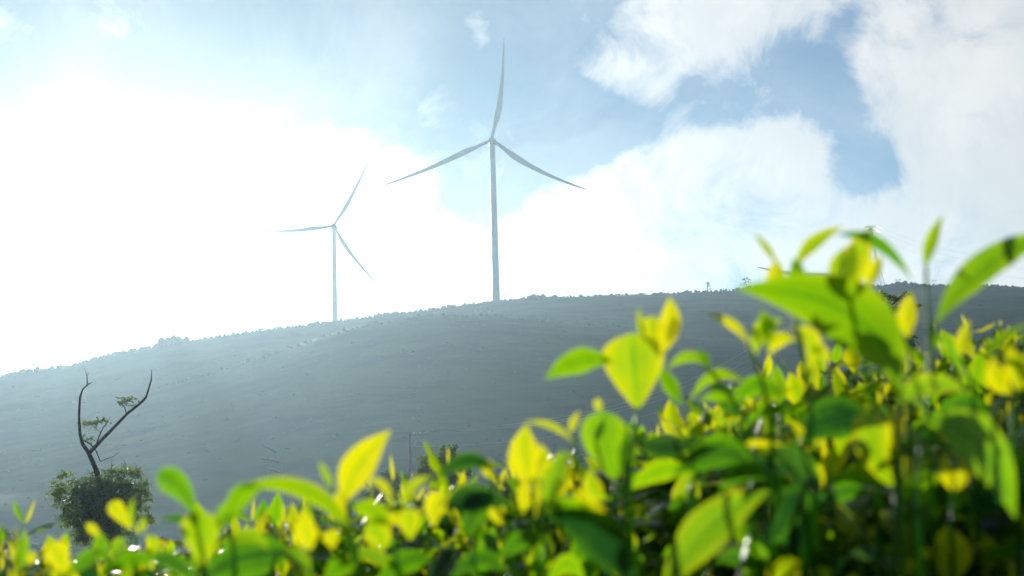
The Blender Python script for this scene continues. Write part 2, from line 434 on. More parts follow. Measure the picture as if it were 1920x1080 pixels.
# small skyline trees (pixel x, base y, height px, kind, label)
sky_trees = [(1327, 540, 13, 'cone', 'small dark pointed tree on the ridge skyline right of centre'),
             (1399, 537, 18, 'round', 'small round tree on the ridge skyline with gaps in its crown'),
             (947, 559, 10, 'flat', 'tiny flat topped tree on the ridge just right of the large turbine'),
             (1066, 553, 9, 'flat', 'tiny leaning flat tree on the ridge between two turbines, left of a pair'),
             (1076, 553, 6, 'flat', 'tiniest shrub like tree on the ridge, right of a close pair'),
             (333, 640, 13, 'round', 'tiny glare washed tree on the ridge left of the pale turbine'),
             (210, 664, 11, 'round', 'low rounded tree on the far left ridge below the sun'),
             (65, 692, 17, 'round', 'wide bushy tree at the far left end of the ridge'),
             (1684, 533, 10, 'flat', 'thin bare looking tree on the ridge right of the lattice pylon'),
             (1752, 534, 9, 'flat', 'thin small tree on the ridge farthest right')]
for i, (x, y, hp, kd, lab) in enumerate(sky_trees):
    b = P(x, y, RY); zb = hz(b.x, RY); H = hp / F * RY + max(0, (b.z - zb))
    w = H * .5
    if kd == 'cone': cr = [(0, 0, H * .35, w * .75, w * .75, H * .22), (0, 0, H * .6, w * .5, w * .5, H * .22), (0, 0, H * .85, w * .25, w * .25, H * .2)]
    elif kd == 'round': cr = [(-w * .35, 0, H * .6, w * .6, w * .6, H * .28), (w * .4, 0, H * .62, w * .55, w * .6, H * .3), (0, 0, H * .82, w * .6, w * .5, H * .22)]
    else: cr = [(-w * .5, 0, H * .8, w * .6, w * .5, H * .14), (w * .6, 0, H * .9, w * .55, w * .5, H * .12)]
    tree((b.x, RY, zb), H, cr, H * .13, 45, lab, 'small trees along the ridge skyline', seed=i + 3, trunk_r=H * .025)
# clump on the spur
for i, (x, y, hp, wp, lab) in enumerate([(905, 590, 20, 36, 'dark spreading tree on the nearer spur below the large turbine'), (618, 640, 10, 26, 'pale small tree on the nearer spur below the pale turbine')]):
    b = P(x, y, SY); zb = hz(b.x, SY); H = hp / F * SY; w = wp / F * SY
    tree((b.x, SY, zb), H, [(-w * .3, 0, H * .6, w * .3, w * .3, H * .3), (0, 0, H * .8, w * .35, w * .3, H * .25), (w * .35, 0, H * .55, w * .3, w * .3, H * .3)], H * .12, 60, lab, 'trees on the spur', seed=i + 40)

# dead-limbed tree on the left
Y0 = 45
def DP(x, y, dy=0): return P(x, y, Y0 + dy)
b = P(205, 1075, Y0); b.z = hz(b.x, Y0)
b = P(218, 1075, Y0); b.z = hz(b.x, Y0)
dt = empty('tree', b, 'bare forked tree rising from a dense leafy clump on the left', 'tree')
tk = MB()
tk.tube([b, DP(208, 1000), DP(194, 930), DP(180, 880), DP(170, 858), DP(166, 848)], [0.136, 0.12, 0.096, 0.08, 0.068, 0.064], 9)
tk.build('trunk', M_bark, dt)
pxm = Y0 / F
lm = MB()
lm.tube([DP(180, 880), DP(167, 850), DP(155, 833), DP(150, 815), DP(148, 780), DP(150, 745), DP(155, 730), DP(166, 720), DP(173, 717)], [0.076, 0.068, 0.06, 0.0496, 0.04, 0.036, 0.028, 0.0176, 0.0096], 8)
lm.tube([DP(164, 724), DP(163, 705), DP(158, 690)], [0.0176, 0.0128, 0.0056], 6)
lm.tube([DP(163, 706), DP(167, 698)], [0.008, 0.004], 5)
lm.build('left_limb'.replace('left_', ''), M_bark, dt)
lm = MB()
lm.tube([DP(167, 850), DP(180, 836), DP(195, 820), DP(215, 800), DP(238, 776), DP(262, 757), DP(274, 745), DP(279, 728), DP(284, 710), DP(284, 693)], [0.064, 0.0576, 0.0528, 0.048, 0.0432, 0.04, 0.036, 0.028, 0.02, 0.0096], 8)
lm.tube([DP(180, 836), DP(187, 815), DP(193, 802), DP(200, 793), DP(208, 781)], [0.024, 0.0192, 0.0144, 0.0096, 0.0048], 6)
lm.tube([DP(189, 811), DP(183, 806), DP(176, 800)], [0.012, 0.008, 0.0048], 5)
lm.tube([DP(238, 777), DP(233, 762), DP(222, 753), DP(213, 749)], [0.0208, 0.0144, 0.008, 0.0048], 6)
lm.tube([DP(262, 757), DP(259, 750)], [0.024, 0.0096], 5); lm.tube([DP(271, 749), DP(270, 745)], [0.024, 0.012], 5)
lm.build('limb', M_bark, dt)
lm = MB()
lm.tube([DP(157, 825), DP(170, 833), DP(180, 845), DP(188, 865), DP(200, 860), DP(213, 856), DP(224, 847)], [0.028, 0.0256, 0.0208, 0.0176, 0.0112, 0.008, 0.0048], 6)
lm.tube([DP(238, 876), DP(231, 876 - 16)], [0.0096, 0.0048], 5)
lm.build('limb', M_bark, dt)
lm = MB()
for (x, y0_, y1_) in ((210, 885, 861), (229, 884, 868), (256, 884, 869)): lm.tube([DP(x, y0_), DP(x - 1, y1_)], [0.0112, 0.0048], 5)
for k in range(14):
    lm.tube([DP(196, 985), DP(rnd.uniform(130, 265), rnd.uniform(905, 985), rnd.uniform(-1, 1))], [0.032, 0.008], 5)
lm.build('twigs', M_bark, dt)
cr = MB(); rr = random.Random(5)
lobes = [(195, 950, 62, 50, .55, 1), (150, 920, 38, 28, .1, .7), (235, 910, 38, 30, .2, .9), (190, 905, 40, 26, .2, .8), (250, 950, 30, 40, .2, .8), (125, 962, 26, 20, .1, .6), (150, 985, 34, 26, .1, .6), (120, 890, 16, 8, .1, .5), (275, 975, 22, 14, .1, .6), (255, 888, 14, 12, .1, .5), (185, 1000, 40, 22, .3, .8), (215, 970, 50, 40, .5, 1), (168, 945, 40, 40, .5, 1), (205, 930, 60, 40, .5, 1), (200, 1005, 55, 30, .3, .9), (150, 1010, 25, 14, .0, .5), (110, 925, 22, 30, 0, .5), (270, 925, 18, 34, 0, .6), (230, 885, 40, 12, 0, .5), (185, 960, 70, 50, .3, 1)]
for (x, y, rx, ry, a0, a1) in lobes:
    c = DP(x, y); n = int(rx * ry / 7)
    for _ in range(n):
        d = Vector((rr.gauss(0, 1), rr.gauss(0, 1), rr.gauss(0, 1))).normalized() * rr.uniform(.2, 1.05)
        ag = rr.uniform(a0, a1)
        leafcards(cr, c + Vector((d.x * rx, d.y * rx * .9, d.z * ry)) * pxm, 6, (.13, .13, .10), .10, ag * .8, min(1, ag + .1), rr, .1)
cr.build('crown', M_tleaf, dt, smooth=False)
for (x, y, rx, ry, n) in [(238, 752, 18, 9, 34), (228, 757, 9, 5, 10), (247, 760, 9, 5, 8), (172, 795, 16, 9, 26), (185, 790, 12, 8, 14), (195, 788, 10, 7, 12), (160, 792, 9, 6, 8), (168, 823, 9, 6, 12), (158, 817, 4, 4, 4)]:
    c = DP(x, y); cr = MB()
    for _ in range(n):
        d = Vector((rr.gauss(0, .6), rr.gauss(0, .5), rr.gauss(0, .6)))
        q = c + Vector((d.x * rx, d.y * rx, d.z * ry)) * pxm
        cr.tube([c, q], [.006, .003], 4, age=1)
        leafcards(cr, q, 3, (.06, .06, .05), .085, .0, .6, rr, .1)
    cr.build('sprout', M_tleaf, dt, smooth=False)

def lobe_tree(x, ybase, Y, lobes_, leaf, dens, label, group=None, seed=1, trunk_r=.15, age=(0, .9), cat='tree', fr=(.18, .3), sparse=False):
    rr = random.Random(seed); s = Y / F
    b = P(x, ybase, Y); b.z = hz(b.x, Y)
    t_ = empty('tree' if cat == 'tree' else 'bush', b, label, cat, group)
    mb = MB(); tops = [P(l[0], l[1], Y) for l in lobes_]
    tt = P(x, min(l[1] for l in lobes_) + 20, Y)
    pts = [b.lerp(tt, k / 6) + Vector((math.sin(k * 1.9 + seed), math.cos(k * 2.3), 0)) * trunk_r * .6 * (k > 0) for k in range(7)]
    mb.tube(pts, [trunk_r * (1.15 - .15 * k) for k in range(7)], 8); mb.build('trunk', M_bark, t_)
    lb = MB(); cr = MB()
    for l, tp in zip(lobes_, tops):
        s0 = min(pts[1:], key=lambda p: (p - tp).length + (3 if p.z > tp.z else 0))
        m_ = s0.lerp(tp, .5) + Vector((rr.uniform(-.2, .2), rr.uniform(-.2, .2), -.1)) * (tp - s0).length
        lb.tube([s0, m_, tp], [trunk_r * .4, trunk_r * .25, trunk_r * .08], 5)
        n = max(6, int(l[2] * l[3] * dens * 3))
        for _ in range(n):
            d = Vector((rr.gauss(0, 1), rr.gauss(0, 1), rr.gauss(0, 1))).normalized() * rr.uniform(.3, 1.05)
            q = tp + Vector((d.x * l[2], d.y * l[2], d.z * l[3])) * s
            ag = rr.uniform(*age); f_ = rr.uniform(*fr)
            if rr.random() < .25: lb.tube([m_.lerp(tp, .7), q], [trunk_r * .09, trunk_r * .03], 4)
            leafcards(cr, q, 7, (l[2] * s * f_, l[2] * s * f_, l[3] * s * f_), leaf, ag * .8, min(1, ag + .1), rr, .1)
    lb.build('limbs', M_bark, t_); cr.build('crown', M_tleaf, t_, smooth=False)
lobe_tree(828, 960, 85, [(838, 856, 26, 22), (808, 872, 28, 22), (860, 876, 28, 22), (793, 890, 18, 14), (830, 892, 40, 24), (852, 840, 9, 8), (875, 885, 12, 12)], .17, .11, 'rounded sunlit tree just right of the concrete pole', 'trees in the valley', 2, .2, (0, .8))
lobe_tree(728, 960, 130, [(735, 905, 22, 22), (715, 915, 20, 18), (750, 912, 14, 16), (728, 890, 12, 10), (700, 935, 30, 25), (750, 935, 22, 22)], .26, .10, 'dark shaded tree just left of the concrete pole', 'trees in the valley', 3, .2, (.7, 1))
lobe_tree(5, 1060, 130, [(8, 1005, 20, 12), (-5, 1020, 28, 20), (18, 1020, 14, 14), (5, 1040, 26, 16)], .26, .10, 'greyish tree cut by the left edge of the picture', 'trees in the valley', 4, .15, (.5, 1))
lobe_tree(1672, 760, 55, [(1650, 556, 20, 12), (1680, 560, 22, 10), (1700, 552, 10, 6), (1665, 580, 30, 12), (1640, 585, 16, 8), (1715, 575, 14, 6), (1690, 600, 22, 12), (1650, 640, 20, 14), (1700, 640, 26, 20), (1730, 680, 22, 18), (1690, 690, 30, 20), (1740, 720, 30, 22), (1640, 705, 24, 16)], .11, .07, 'tall sparse tree with open twiggy crown behind the big arching leaf', 'trees in the valley', 6, .09, (0, .9))
lobe_tree(1590, 800, 60, [(1560, 705, 24, 12), (1600, 715, 26, 16), (1530, 730, 26, 14), (1570, 750, 40, 20), (1630, 745, 26, 18)], .12, .05, 'low leafy tree seen through the right hand tea shoots', 'trees in the valley', 7, .1, (0, .9))
lobe_tree(1830, 830, 58, [(1790, 700, 18, 14), (1830, 735, 26, 18), (1870, 720, 18, 12), (1800, 760, 30, 16)], .12, .05, 'low leafy tree near the right edge behind yellow buds', 'trees in the valley', 8, .1, (.2, 1))
lobe_tree(970, 1000, 75, [(950, 905, 22, 18), (1000, 900, 28, 20), (1045, 880, 30, 22), (1085, 905, 30, 26), (960, 925, 40, 20), (1020, 930, 40, 20)], .15, .08, 'low scrubby tree under the bright sagging wires', 'trees in the valley', 9, .12, (0, .9))
lobe_tree(1180, 960, 75, [(1130, 880, 24, 18), (1190, 870, 34, 20), (1250, 850, 34, 20), (1300, 820, 30, 20), (1350, 800, 30, 20)], .15, .06, 'scrubby tree patch behind the middle of the tea row', 'trees in the valley', 10, .12, (.2, 1))
# grass / weeds on the valley floor: uncountable
gm = MB(); rr = random.Random(8)
for _ in range(26000):
    Y = rr.uniform(35, 150); X = rr.uniform(-.36, .1) * Y
    z = hz(X, Y); h = rr.uniform(.12, .45) * (1 + Y / 150); a = rr.uniform(0, 6.3); w = h * .07
    gm.add([Vector((X - w * math.cos(a), Y - w * math.sin(a), z)), Vector((X + w * math.cos(a), Y + w * math.sin(a), z)), Vector((X + rr.uniform(-.3, .3) * h, Y + rr.uniform(-.3, .3) * h, z + h))], [(0, 1, 2)], rr.random())
tag(gm.build('grass', M_tleaf, smooth=False), 'rough sunlit grass and weeds on the valley floor', 'grass', kind='stuff')

# ------------------------------------------------------------------ poles, pylon, wires
def cable(a, b, sag, r, label, group, n=24, m=None):
    mb = MB(); pts = []
    for k in range(n + 1):
        t_ = k / n; p = Vector(a).lerp(Vector(b), t_); p.z -= 4 * sag * t_ * (1 - t_); pts.append(p)
    mb.tube(pts, r, 5)
    o = mb.build('power_cable', m or M_wire); tag(o, label, 'cable', group)
Y1, Y2 = 200, 400
pb = P(768, 960, Y1); pb.z = hz(pb.x, Y1)
pole = empty('power_pole', pb, 'grey concrete power pole with one long crossarm to the right', 'power pole', 'power poles')
tp = P(768, 813, Y1)
mb = MB(); mb.tube([pb, Vector((tp.x, Y1, tp.z))], [.30, .19], 12); mb.build('pole', M_conc, pole)
ca = P(766, 816, Y1 - .3); cb_ = P(805, 813.5, Y1 - .3)
mb = MB(); mb.tube([ca, cb_], .055, 6); mb.build('crossarm', M_steel, pole)
mb = MB(); mb.tube([P(768, 838, Y1 - .3), P(786, 815, Y1 - .3)], .035, 5); mb.build('brace', M_steel, pole)
ins1 = []
for x, y in ((776, 811.5), (789, 810.5), (801.5, 809.5)):
    c = P(x, y + 3.5, Y1 - .3); mb = MB()
    mb.tube([c + Vector((0, 0, z)) for z in (0, .08, .1, .2, .22, .34, .38)], [.06, .06, .10, .10, .07, .08, .03], 8); mb.build('insulator', M_ins, pole); ins1.append(c + Vector((0, 0, .36)))
p2b = P(1462, 725, Y2); p2b.z = hz(p2b.x, Y2)
pole2 = empty('power_pole', p2b, 'far slim power pole on the hillside behind the right tea leaves', 'power pole', 'power poles')
tp2 = P(1463, 622, Y2)
mb = MB(); mb.tube([p2b, tp2], [.26, .16], 10); mb.build('pole', M_conc, pole2)
mb = MB(); mb.tube([P(1446, 626, Y2 - .4), P(1480, 625, Y2 - .4)], .08, 6); mb.build('crossarm', M_steel, pole2)
ins2 = []
for x in (1449, 1465, 1477):
    c = P(x, 625, Y2 - .4); mb = MB(); mb.tube([c, c + Vector((0, 0, .55))], [.10, .09], 8); mb.build('insulator', M_ins, pole2); ins2.append(c + Vector((0, 0, .5)))
gw = 'wires sagging between the power poles'
for k, nm in enumerate(('lowest of the three', 'middle of the three', 'highest of the three')):
    cable(ins1[k], ins2[k], 6.0 + .4 * k, .02, 'thin pale wire climbing from the long crossarm, ' + nm, gw)
cable(P(770, 838, Y1), P(1463, 650, Y2), 6.6, .02, 'single lower wire leaving the concrete pole below its crossarm', gw)
for (x, y, Y, yb, lab) in ((1499, 668, 300, 760, 'thin pale pole standing among trees under the big arching leaf'), (1387, 728, 160, 860, 'thin pale pole just left of the right hand shoots')):
    b = P(x, yb, Y); b.z = hz(b.x, Y); e = empty('power_pole', b, lab, 'power pole', 'power poles')
    t3 = P(x, y, Y); mb = MB(); mb.tube([b, t3], [.17, .10], 10); mb.build('pole', M_conc, e)
    mb = MB(); mb.tube([t3 + Vector((-.7, -.2, -.4)), t3 + Vector((.7, -.2, -.4))], .05, 6); mb.build('crossarm', M_steel, e)
# wires coming up from the scrub, bright in the sun
low = P(925, 892, 120); t4 = P(1387, 729, 160)
for k in range(3):
    cable(low + Vector((.0, .4 * k, -.25 * k)), t4 + Vector((-.5 + .5 * k, 0, -.35)), 1.0 + .25 * k, .014, 'bright wire rising from the scrubby tree, ' + ('upper', 'middle', 'lower')[k] + ' one of three', 'wires rising from the scrub')
b = P(925, 960, 120); b.z = hz(b.x, 120)
e = empty('power_pole', b, 'short pole buried in the scrub where the bright wires start', 'power pole', 'power poles')
mb = MB(); mb.tube([b, low + Vector((0, .4, .1))], [.15, .11], 10); mb.build('pole', M_conc, e)
for k in range(3):
    cable(ins2[k], P(2250, 494 + 16 * k, 330), 6, .045, 'dark wire crossing the hillside at the right edge, ' + ('upper', 'middle', 'lower')[k] + ' one of three', 'dark wires at the right edge', m=M_dark)
# slender pole with three sunlit slanted crossarms
Y5 = 150
b = P(538, 1010, Y5); b.z = hz(b.x, Y5)
e = empty('power_pole', b, 'slim leaning pole with three sunlit slanted crossarms', 'power pole', 'power poles')
mb = MB(); mb.tube([b, P(534, 960, Y5), P(530, 888, Y5), P(517, 846, Y5)], [.06, .05, .035, .02], 8); mb.build('pole', M_steel, e)
mb = MB(); mb.tube([P(503, 1000, Y5), P(502, 882, Y5)], [.04, .025], 6); mb.build('strut', M_steel, e)
for (x0, y0_, x1, y1_) in ((492, 833, 519, 848), (489, 859, 524, 866), (497, 877, 531, 888)):
    mb = MB(); mb.tube([P(x0, y0_, Y5), P((x0 + x1) / 2, (y0_ + y1_) / 2 - 1, Y5), P(x1, y1_, Y5)], [.07, .12, .12], 8)
    for q in (.1, .5, .9): mb.tube([P(x0 + (x1 - x0) * q, y0_ + (y1_ - y0_) * q, Y5 - .1), P(x0 + (x1 - x0) * q - 1, y0_ + (y1_ - y0_) * q - 3, Y5 - .1)], [.05, .03], 6)
    mb.build('crossarm', M_bright, e)
# lattice pylon
YP = 645
pt = P(1632, 423, YP); pbm = P(1641, 531, YP)
zb = hz(pbm.x, YP); py_ = empty('transmission_pylon', (pbm.x, YP, zb), 'lattice transmission pylon on the ridge behind the yellow shoot tips', 'pylon')
Hh = pt.z - zb; mb = MB()
def leg(sx, sy, t_):
    w = interp(t_, [(0, 3.6), (.45, 1.5), (.7, .8), (1, .45)]); return Vector((pbm.x + (pt.x - pbm.x) * t_ + sx * w, YP + sy * w, zb + Hh * t_))
cs = [(-1, -1), (1, -1), (1, 1), (-1, 1)]; lv = [0, .2, .38, .52, .64, .74, .82, .9, .97]
for s_ in cs: mb.tube([leg(*s_, t_) for t_ in lv], .11, 4)
for a_, b_ in zip(lv, lv[1:]):
    for i in range(4):
        p, q = cs[i], cs[(i + 1) % 4]
        mb.tube([leg(*p, a_), leg(*q, b_)], .06, 4); mb.tube([leg(*q, a_), leg(*p, b_)], .06, 4); mb.tube([leg(*p, b_), leg(*q, b_)], .05, 4)
mb.build('tower', M_steel, py_)
tips_ = []
for t_, w in ((.99, 2.6), (.93, 2.0), (.82, 2.4)):
    c = Vector((pbm.x + (pt.x - pbm.x) * t_, YP, zb + Hh * t_)); mb = MB()
    for s_ in (-1, 1):
        tipp = c + Vector((s_ * w, 0, 0)); tips_.append(tipp)
        for yy in (-.4, .4): mb.tube([c + Vector((0, yy, 0)), tipp], .09, 4); mb.tube([c + Vector((0, yy, -.9)), tipp], .07, 4)
    mb.build('crossarm', M_steel, py_)
for k, ti in enumerate((1, 3, 5)):
    cable(tips_[ti], P(2150, 480 + 22 * k, 500), 8, .03, 'faint grey wire leaving the pylon across the cloud, ' + ('top', 'middle', 'bottom')[k] + ' one of three', 'faint wires from the pylon')

# ------------------------------------------------------------------ tea
leafW = [(0, .02), (.06, .12), (.18, .48), (.32, .82), (.46, 1.0), (.6, .95), (.75, .7), (.87, .38), (.95, .14), (1, .0)]
leafB = [(0, .02), (.07, .16), (.2, .38), (.38, .66), (.55, .88), (.72, 1.0), (.83, .92), (.91, .70), (.965, .40), (1, .0)]
def leaf(mb, p0, p1, p2, W, side, fold, age, nseg=8, nc=4, wav=0, rr=rnd, prof=leafW):
    p0, p1, p2 = Vector(p0), Vector(p1), Vector(p2); vs = []; fs = []; us = []
    ph = rr.random() * 6
    for i in range(nseg + 1):
        t_ = i / nseg
        c = p0 * (1 - t_) ** 2 + p1 * 2 * t_ * (1 - t_) + p2 * t_ * t_
        tg = ((p1 - p0) * (1 - t_) + (p2 - p1) * t_).normalized()
        s = (side - tg * side.dot(tg)).normalized(); nrm = tg.cross(s)
        w = W * .5 * interp(t_, prof)
        for k in range(nc + 1):
            u = -1 + 2 * k / nc
            lift = abs(u) * math.sin(fold) - .10 * (u * u)
            edge = math.sin(t_ * 19 + ph + (2 if u > 0 else 0)) * wav * u * u
            us.append(u); vs.append(c + s * (u * w * math.cos(fold)) + nrm * (w * (lift + edge)))
    for i in range(nseg):
        for k in range(nc):
            a = i * (nc + 1) + k
            fs.append((a, a + 1, a + nc + 2, a + nc + 1))
    mb.add(vs, fs, age, us)

# (X, Z offset from camera) of the canopy crest at Y = 1.7
crest = [(-1.4, -.13), (-.65, -.094), (-.42, -.074), (-.2, -.056), (0, -.032), (.1, -.008), (.2, .032), (.33, .088), (.57, .105), (1.2, .12)]
def canopy(X, Y):
    q = X / Y * 1.7
    e = interp(q, crest) / 1.7 * Y          # same height angle, so the mound grows a little with distance
    e += -.145 * max(0, (1.6 - Y) / .85) ** 1.2 - .10 * max(0, Y - 1.9) ** 1.5
    e += .020 * math.sin(X * 9 + Y * 5) + .016 * math.sin(X * 23 - Y * 14) * math.sin(X * 11 + 2) - .01
    return CZ + e
bushes = [
    (-.62, 1.45, 'low tea bush in the lower left corner with scattered yellow tips'),
    (-.22, 1.15, 'tea bush left of centre with one tall upright yellow leaf'),
    (.08, 1.05, 'tea bush at bottom centre with a broad heart shaped leaf on top'),
    (.28, 1.15, 'tea bush right of centre with dense small yellow shoots and dark leaves'),
    (.50, 1.55, 'tallest tea bush at the right edge with big arching green leaves'),
    (-.70, 2.5, 'farther tea bush behind the lower left corner'),
    (.05, 2.3, 'farther tea bush behind the centre of the row'),
    (.85, 2.6, 'farther tea bush behind the right end of the row')]
BO = []
for (X, Y, lab) in bushes:
    e = empty('tea_bush', (X, Y, hz(X, Y)), lab, 'tea bush', 'tea bushes in the foreground row'); BO.append(e)
    mb = MB()
    for k in range(9):
        a = k * .7; tx, ty = X + .33 * math.cos(a) * (.4 + .6 * (k % 3) / 2), Y + .33 * math.sin(a) * (.4 + .6 * (k % 3) / 2)
        zt = canopy(tx, ty) - .16
        mb.tube([(X, Y, hz(X, Y) - .02), (X + (tx - X) * .5, Y + (ty - Y) * .5, .35), (tx, ty, zt)], [.022, .014, .006], 6)
    mb.build('trunk', M_bark, e)
def nearest(X, Y): return min(range(len(BO)), key=lambda i: (bushes[i][0] - X) ** 2 + (bushes[i][1] - Y) ** 2)
def rvec(rr, zs=1.0): return Vector((rr.gauss(0, 1), rr.gauss(0, 1), rr.gauss(0, zs))).normalized()
# mature leaf mass
rr = random.Random(21); mass = [MB() for _ in BO]
UP = Vector((0, 0, 1))
area_n = 8800
for _ in range(area_n):
    Y = .72 + 2.6 * rr.random() ** 1.15; X = rr.uniform(-.46 * Y - .1, .44 * Y + .12)
    dep = abs(rr.gauss(0, .10)) + .012
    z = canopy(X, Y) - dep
    d = rvec(rr, .5); d = (d + UP * rr.uniform(-.1, .7)).normalized()
    Ln = rr.uniform(.035, .08) * (1.25 if X > .1 and Y < 1.2 else 1); p0 = Vector((X, Y, z))
    side = d.cross(rvec(rr)).normalized()
    side = (side * .6 + d.cross(UP) * .8).normalized()
    p1 = p0 + d * Ln * .5; p2 = p0 + (d - UP * rr.uniform(.1, .6)).normalized() * Ln
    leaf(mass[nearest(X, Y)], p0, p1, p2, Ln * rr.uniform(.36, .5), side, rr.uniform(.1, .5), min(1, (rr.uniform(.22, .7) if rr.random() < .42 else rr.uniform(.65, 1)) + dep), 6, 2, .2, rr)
# half-grown leaves crowding the plucking table
for _ in range(2300):
    Y = rr.uniform(.86, 2.1); X = (rr.uniform(-.40, .42) if rr.random() < .5 else rr.uniform(.02, .42)) * Y
    z = canopy(X, Y) + rr.uniform(-.06, .02)
    a = rr.random() * 6.3; el = rr.uniform(-.3, 1.35)
    d = Vector((math.cos(a) * math.cos(el), math.sin(a) * math.cos(el), math.sin(el)))
    Ln = rr.uniform(.035, .07); p0 = Vector((X, Y, z)); side = (d.cross(UP).normalized() + rvec(rr) * .35).normalized()
    i_ = nearest(X, Y)
    mass[i_].tube([p0 - d * .01 - UP * .05, p0 - d * .004 - UP * .02, p0], [.0014, .0011, .0008], 5, age=.4)
    leaf(mass[i_], p0, p0 + d * Ln * .55, p0 + (d - UP * rr.uniform(.1, .7)).normalized() * Ln, Ln * rr.uniform(.36, .5), side, rr.uniform(.1, .5), rr.choice((.05, .15, .25, .35, .45, .6, .75)), 7, 4, .12, rr)
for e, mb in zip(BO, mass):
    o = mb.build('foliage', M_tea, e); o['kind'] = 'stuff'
# young shoots
def shoot(mb, base, H, rr, scale=1.0, lean=None):
    base = Vector(base); ln = lean or Vector((rr.gauss(0, .55), rr.gauss(0, .55), 1)).normalized()
    top = base + ln * H; mid = base.lerp(top, .5) + rvec(rr) * H * .06
    mb.tube([base, mid, top], [.0016 * scale + .0006, .0013 * scale, .0009 * scale], 5, age=.35)
    n = rr.choice((2, 3, 4, 4, 5)); a = rr.random() * 6.3; base = base.copy(); scale *= rr.choice((.6, .8, 1, 1.35, 1.8)); opn = rr.uniform(.2, 1.1); ag0 = rr.choice((0, .04, .1, .2, .32, .42))
    for k in range(n):
        t_ = 1 - k * .24; a += 2.3 + rr.uniform(-.4, .4)
        if t_ < .1: break
        pb_ = base.lerp(top, t_)
        el = interp(k, [(0, 1.25), (1, .85), (2, .45), (4, .1)]) * opn + rr.uniform(-.35, .35)
        d = Vector((math.cos(a) * math.cos(el), math.sin(a) * math.cos(el), math.sin(el)))
        Ln = interp(k, [(0, .022), (1, .034), (2, .052), (4, .07)]) * rr.uniform(.8, 1.25) * scale
        age = min(1, max(0, ag0 + interp(k, [(0, .0), (1, .10), (2, .34), (4, .62)]) + rr.uniform(-.05, .12)))
        side = d.cross(UP).normalized() if abs(d.z) < .97 else Vector((math.sin(a), -math.cos(a), 0))
        p1 = pb_ + d * Ln * .55; p2 = pb_ + (d + (Vector((d.x, d.y, 0)) * .5 - UP * rr.uniform(0, .5)) * (k > 0)).normalized() * Ln
        leaf(mb, pb_, p1, p2, Ln * rr.uniform(.34, .44), side, rr.uniform(.3, .75) if k < 2 else rr.uniform(.1, .4), age, 6, 2, .12, rr)
    leaf(mb, top, top + ln * .008, top + ln * .018 * scale, .004 * scale, Vector((1, 0, 0)), .8, 0, 4, 2, 0, rr)
cand = []
rr = random.Random(33)
for _ in range(1000):
    Y = .85 + 2.4 * rr.random() ** 1.25; X = rr.uniform(-.42 * Y - .05, .42 * Y + .05)
    if Y < 1.2 and rr.random() < (.55 if X > .12 else .35): continue
    cand.append((Y, X))
for _ in range(60):
    Y = rr.uniform(1.05, 1.9); cand.append((Y, rr.uniform(-.02, .42) * Y))
cand.sort(); cnt = [0] * len(BO); rest = [MB() for _ in BO]
for (Y, X) in cand:
    i = nearest(X, Y); z = canopy(X, Y)
    H = rr.uniform(.01, .055) * (1.3 if rr.random() < .1 else 1)
    sc_ = rr.uniform(.75, 1.15)
    if cnt[i] < 60:
        mb = MB(); shoot(mb, (X, Y, z - .04), H + .03, rr, sc_); mb.build('shoot', M_tea, BO[i]); cnt[i] += 1
    else: shoot(rest[i], (X, Y, z - .04), H + .03, rr, sc_)
for e, mb in zip(BO, rest):
    if mb.v: o = mb.build('small_shoots', M_tea, e); o['kind'] = 'stuff'

# hero leaves: (base, mid, tip) in photo pixels, width px, distance, roll deg (0 = face on), age, fold, depth change to tip
def hero(bi, Dd, stem, leaves):
    """one shoot: stem polyline (pixels) and its leaves"""
    par = BO[bi]; s = Dd / F
    mb = MB(); pts = [P(x, y, Dd) for x, y in stem]
    last = pts[-1]; pts.append(Vector((last.x * .98, last.y, min(last.z - .015, canopy(last.x, last.y) - .05))))
    n = len(pts); mb.tube(pts, [.0011 + .0009 * k / n for k in range(n)], 8, age=.38)
    st = mb.build('shoot', M_tea, par)
    for lf in leaves:
        (b_, m_, t_), w, roll, age, fold, dd = lf[:6]
        A = P(*b_, Dd); C_ = P(*t_, Dd + dd); Bm = P(*m_, Dd + dd * .45)
        B1 = Bm * 2 - (A + C_) * .5
        tg = (C_ - A).normalized(); view = ((A + C_) * .5 - CAM).normalized()
        sv = tg.cross(view).normalized(); rl = R(roll)
        side = (sv * math.cos(rl) + view * math.sin(rl)).normalized()
        mb = MB(); leaf(mb, A, B1, C_, w * s * 1.06, side, fold, age, 18, 8, .05, rnd, leafB if len(lf) > 6 else leafW)
        mb.build('leaf', M_tea, st)
H_ = hero
# right: tall group
B = 'broad'
H_(4, .78, [(1690, 735), (1690, 800), (1688, 870)], [(((1690, 742), (1596, 590), (1377, 541)), 122, 12, .42, .12, .02), (((1692, 760), (1740, 720), (1830, 740)), 46, 30, .3, .3, .03)])
H_(4, .86, [(1475, 545), (1500, 640), (1520, 760)], [(((1488, 508), (1524, 458), (1584, 423)), 30, 20, .18, .3, 0), (((1458, 500), (1439, 466), (1412, 436)), 16, 25, .15, .3, 0),
    (((1476, 560), (1456, 520), (1462, 487)), 38, 10, .05, .35, 0), (((1482, 555), (1495, 515), (1484, 484)), 34, 20, .45, .3, 0),
    (((1470, 600), (1425, 620), (1418, 668)), 34, 15, .25, .3, 0), (((1432, 655), (1440, 615), (1424, 580)), 36, 20, .35, .3, 0), (((1480, 615), (1520, 640), (1512, 700)), 40, 25, .15, .4, 0), (((1500, 640), (1460, 635), (1440, 672)), 34, 35, .1, .4, 0), (((1515, 660), (1540, 660), (1548, 690)), 26, 35, .1, .4, 0)])
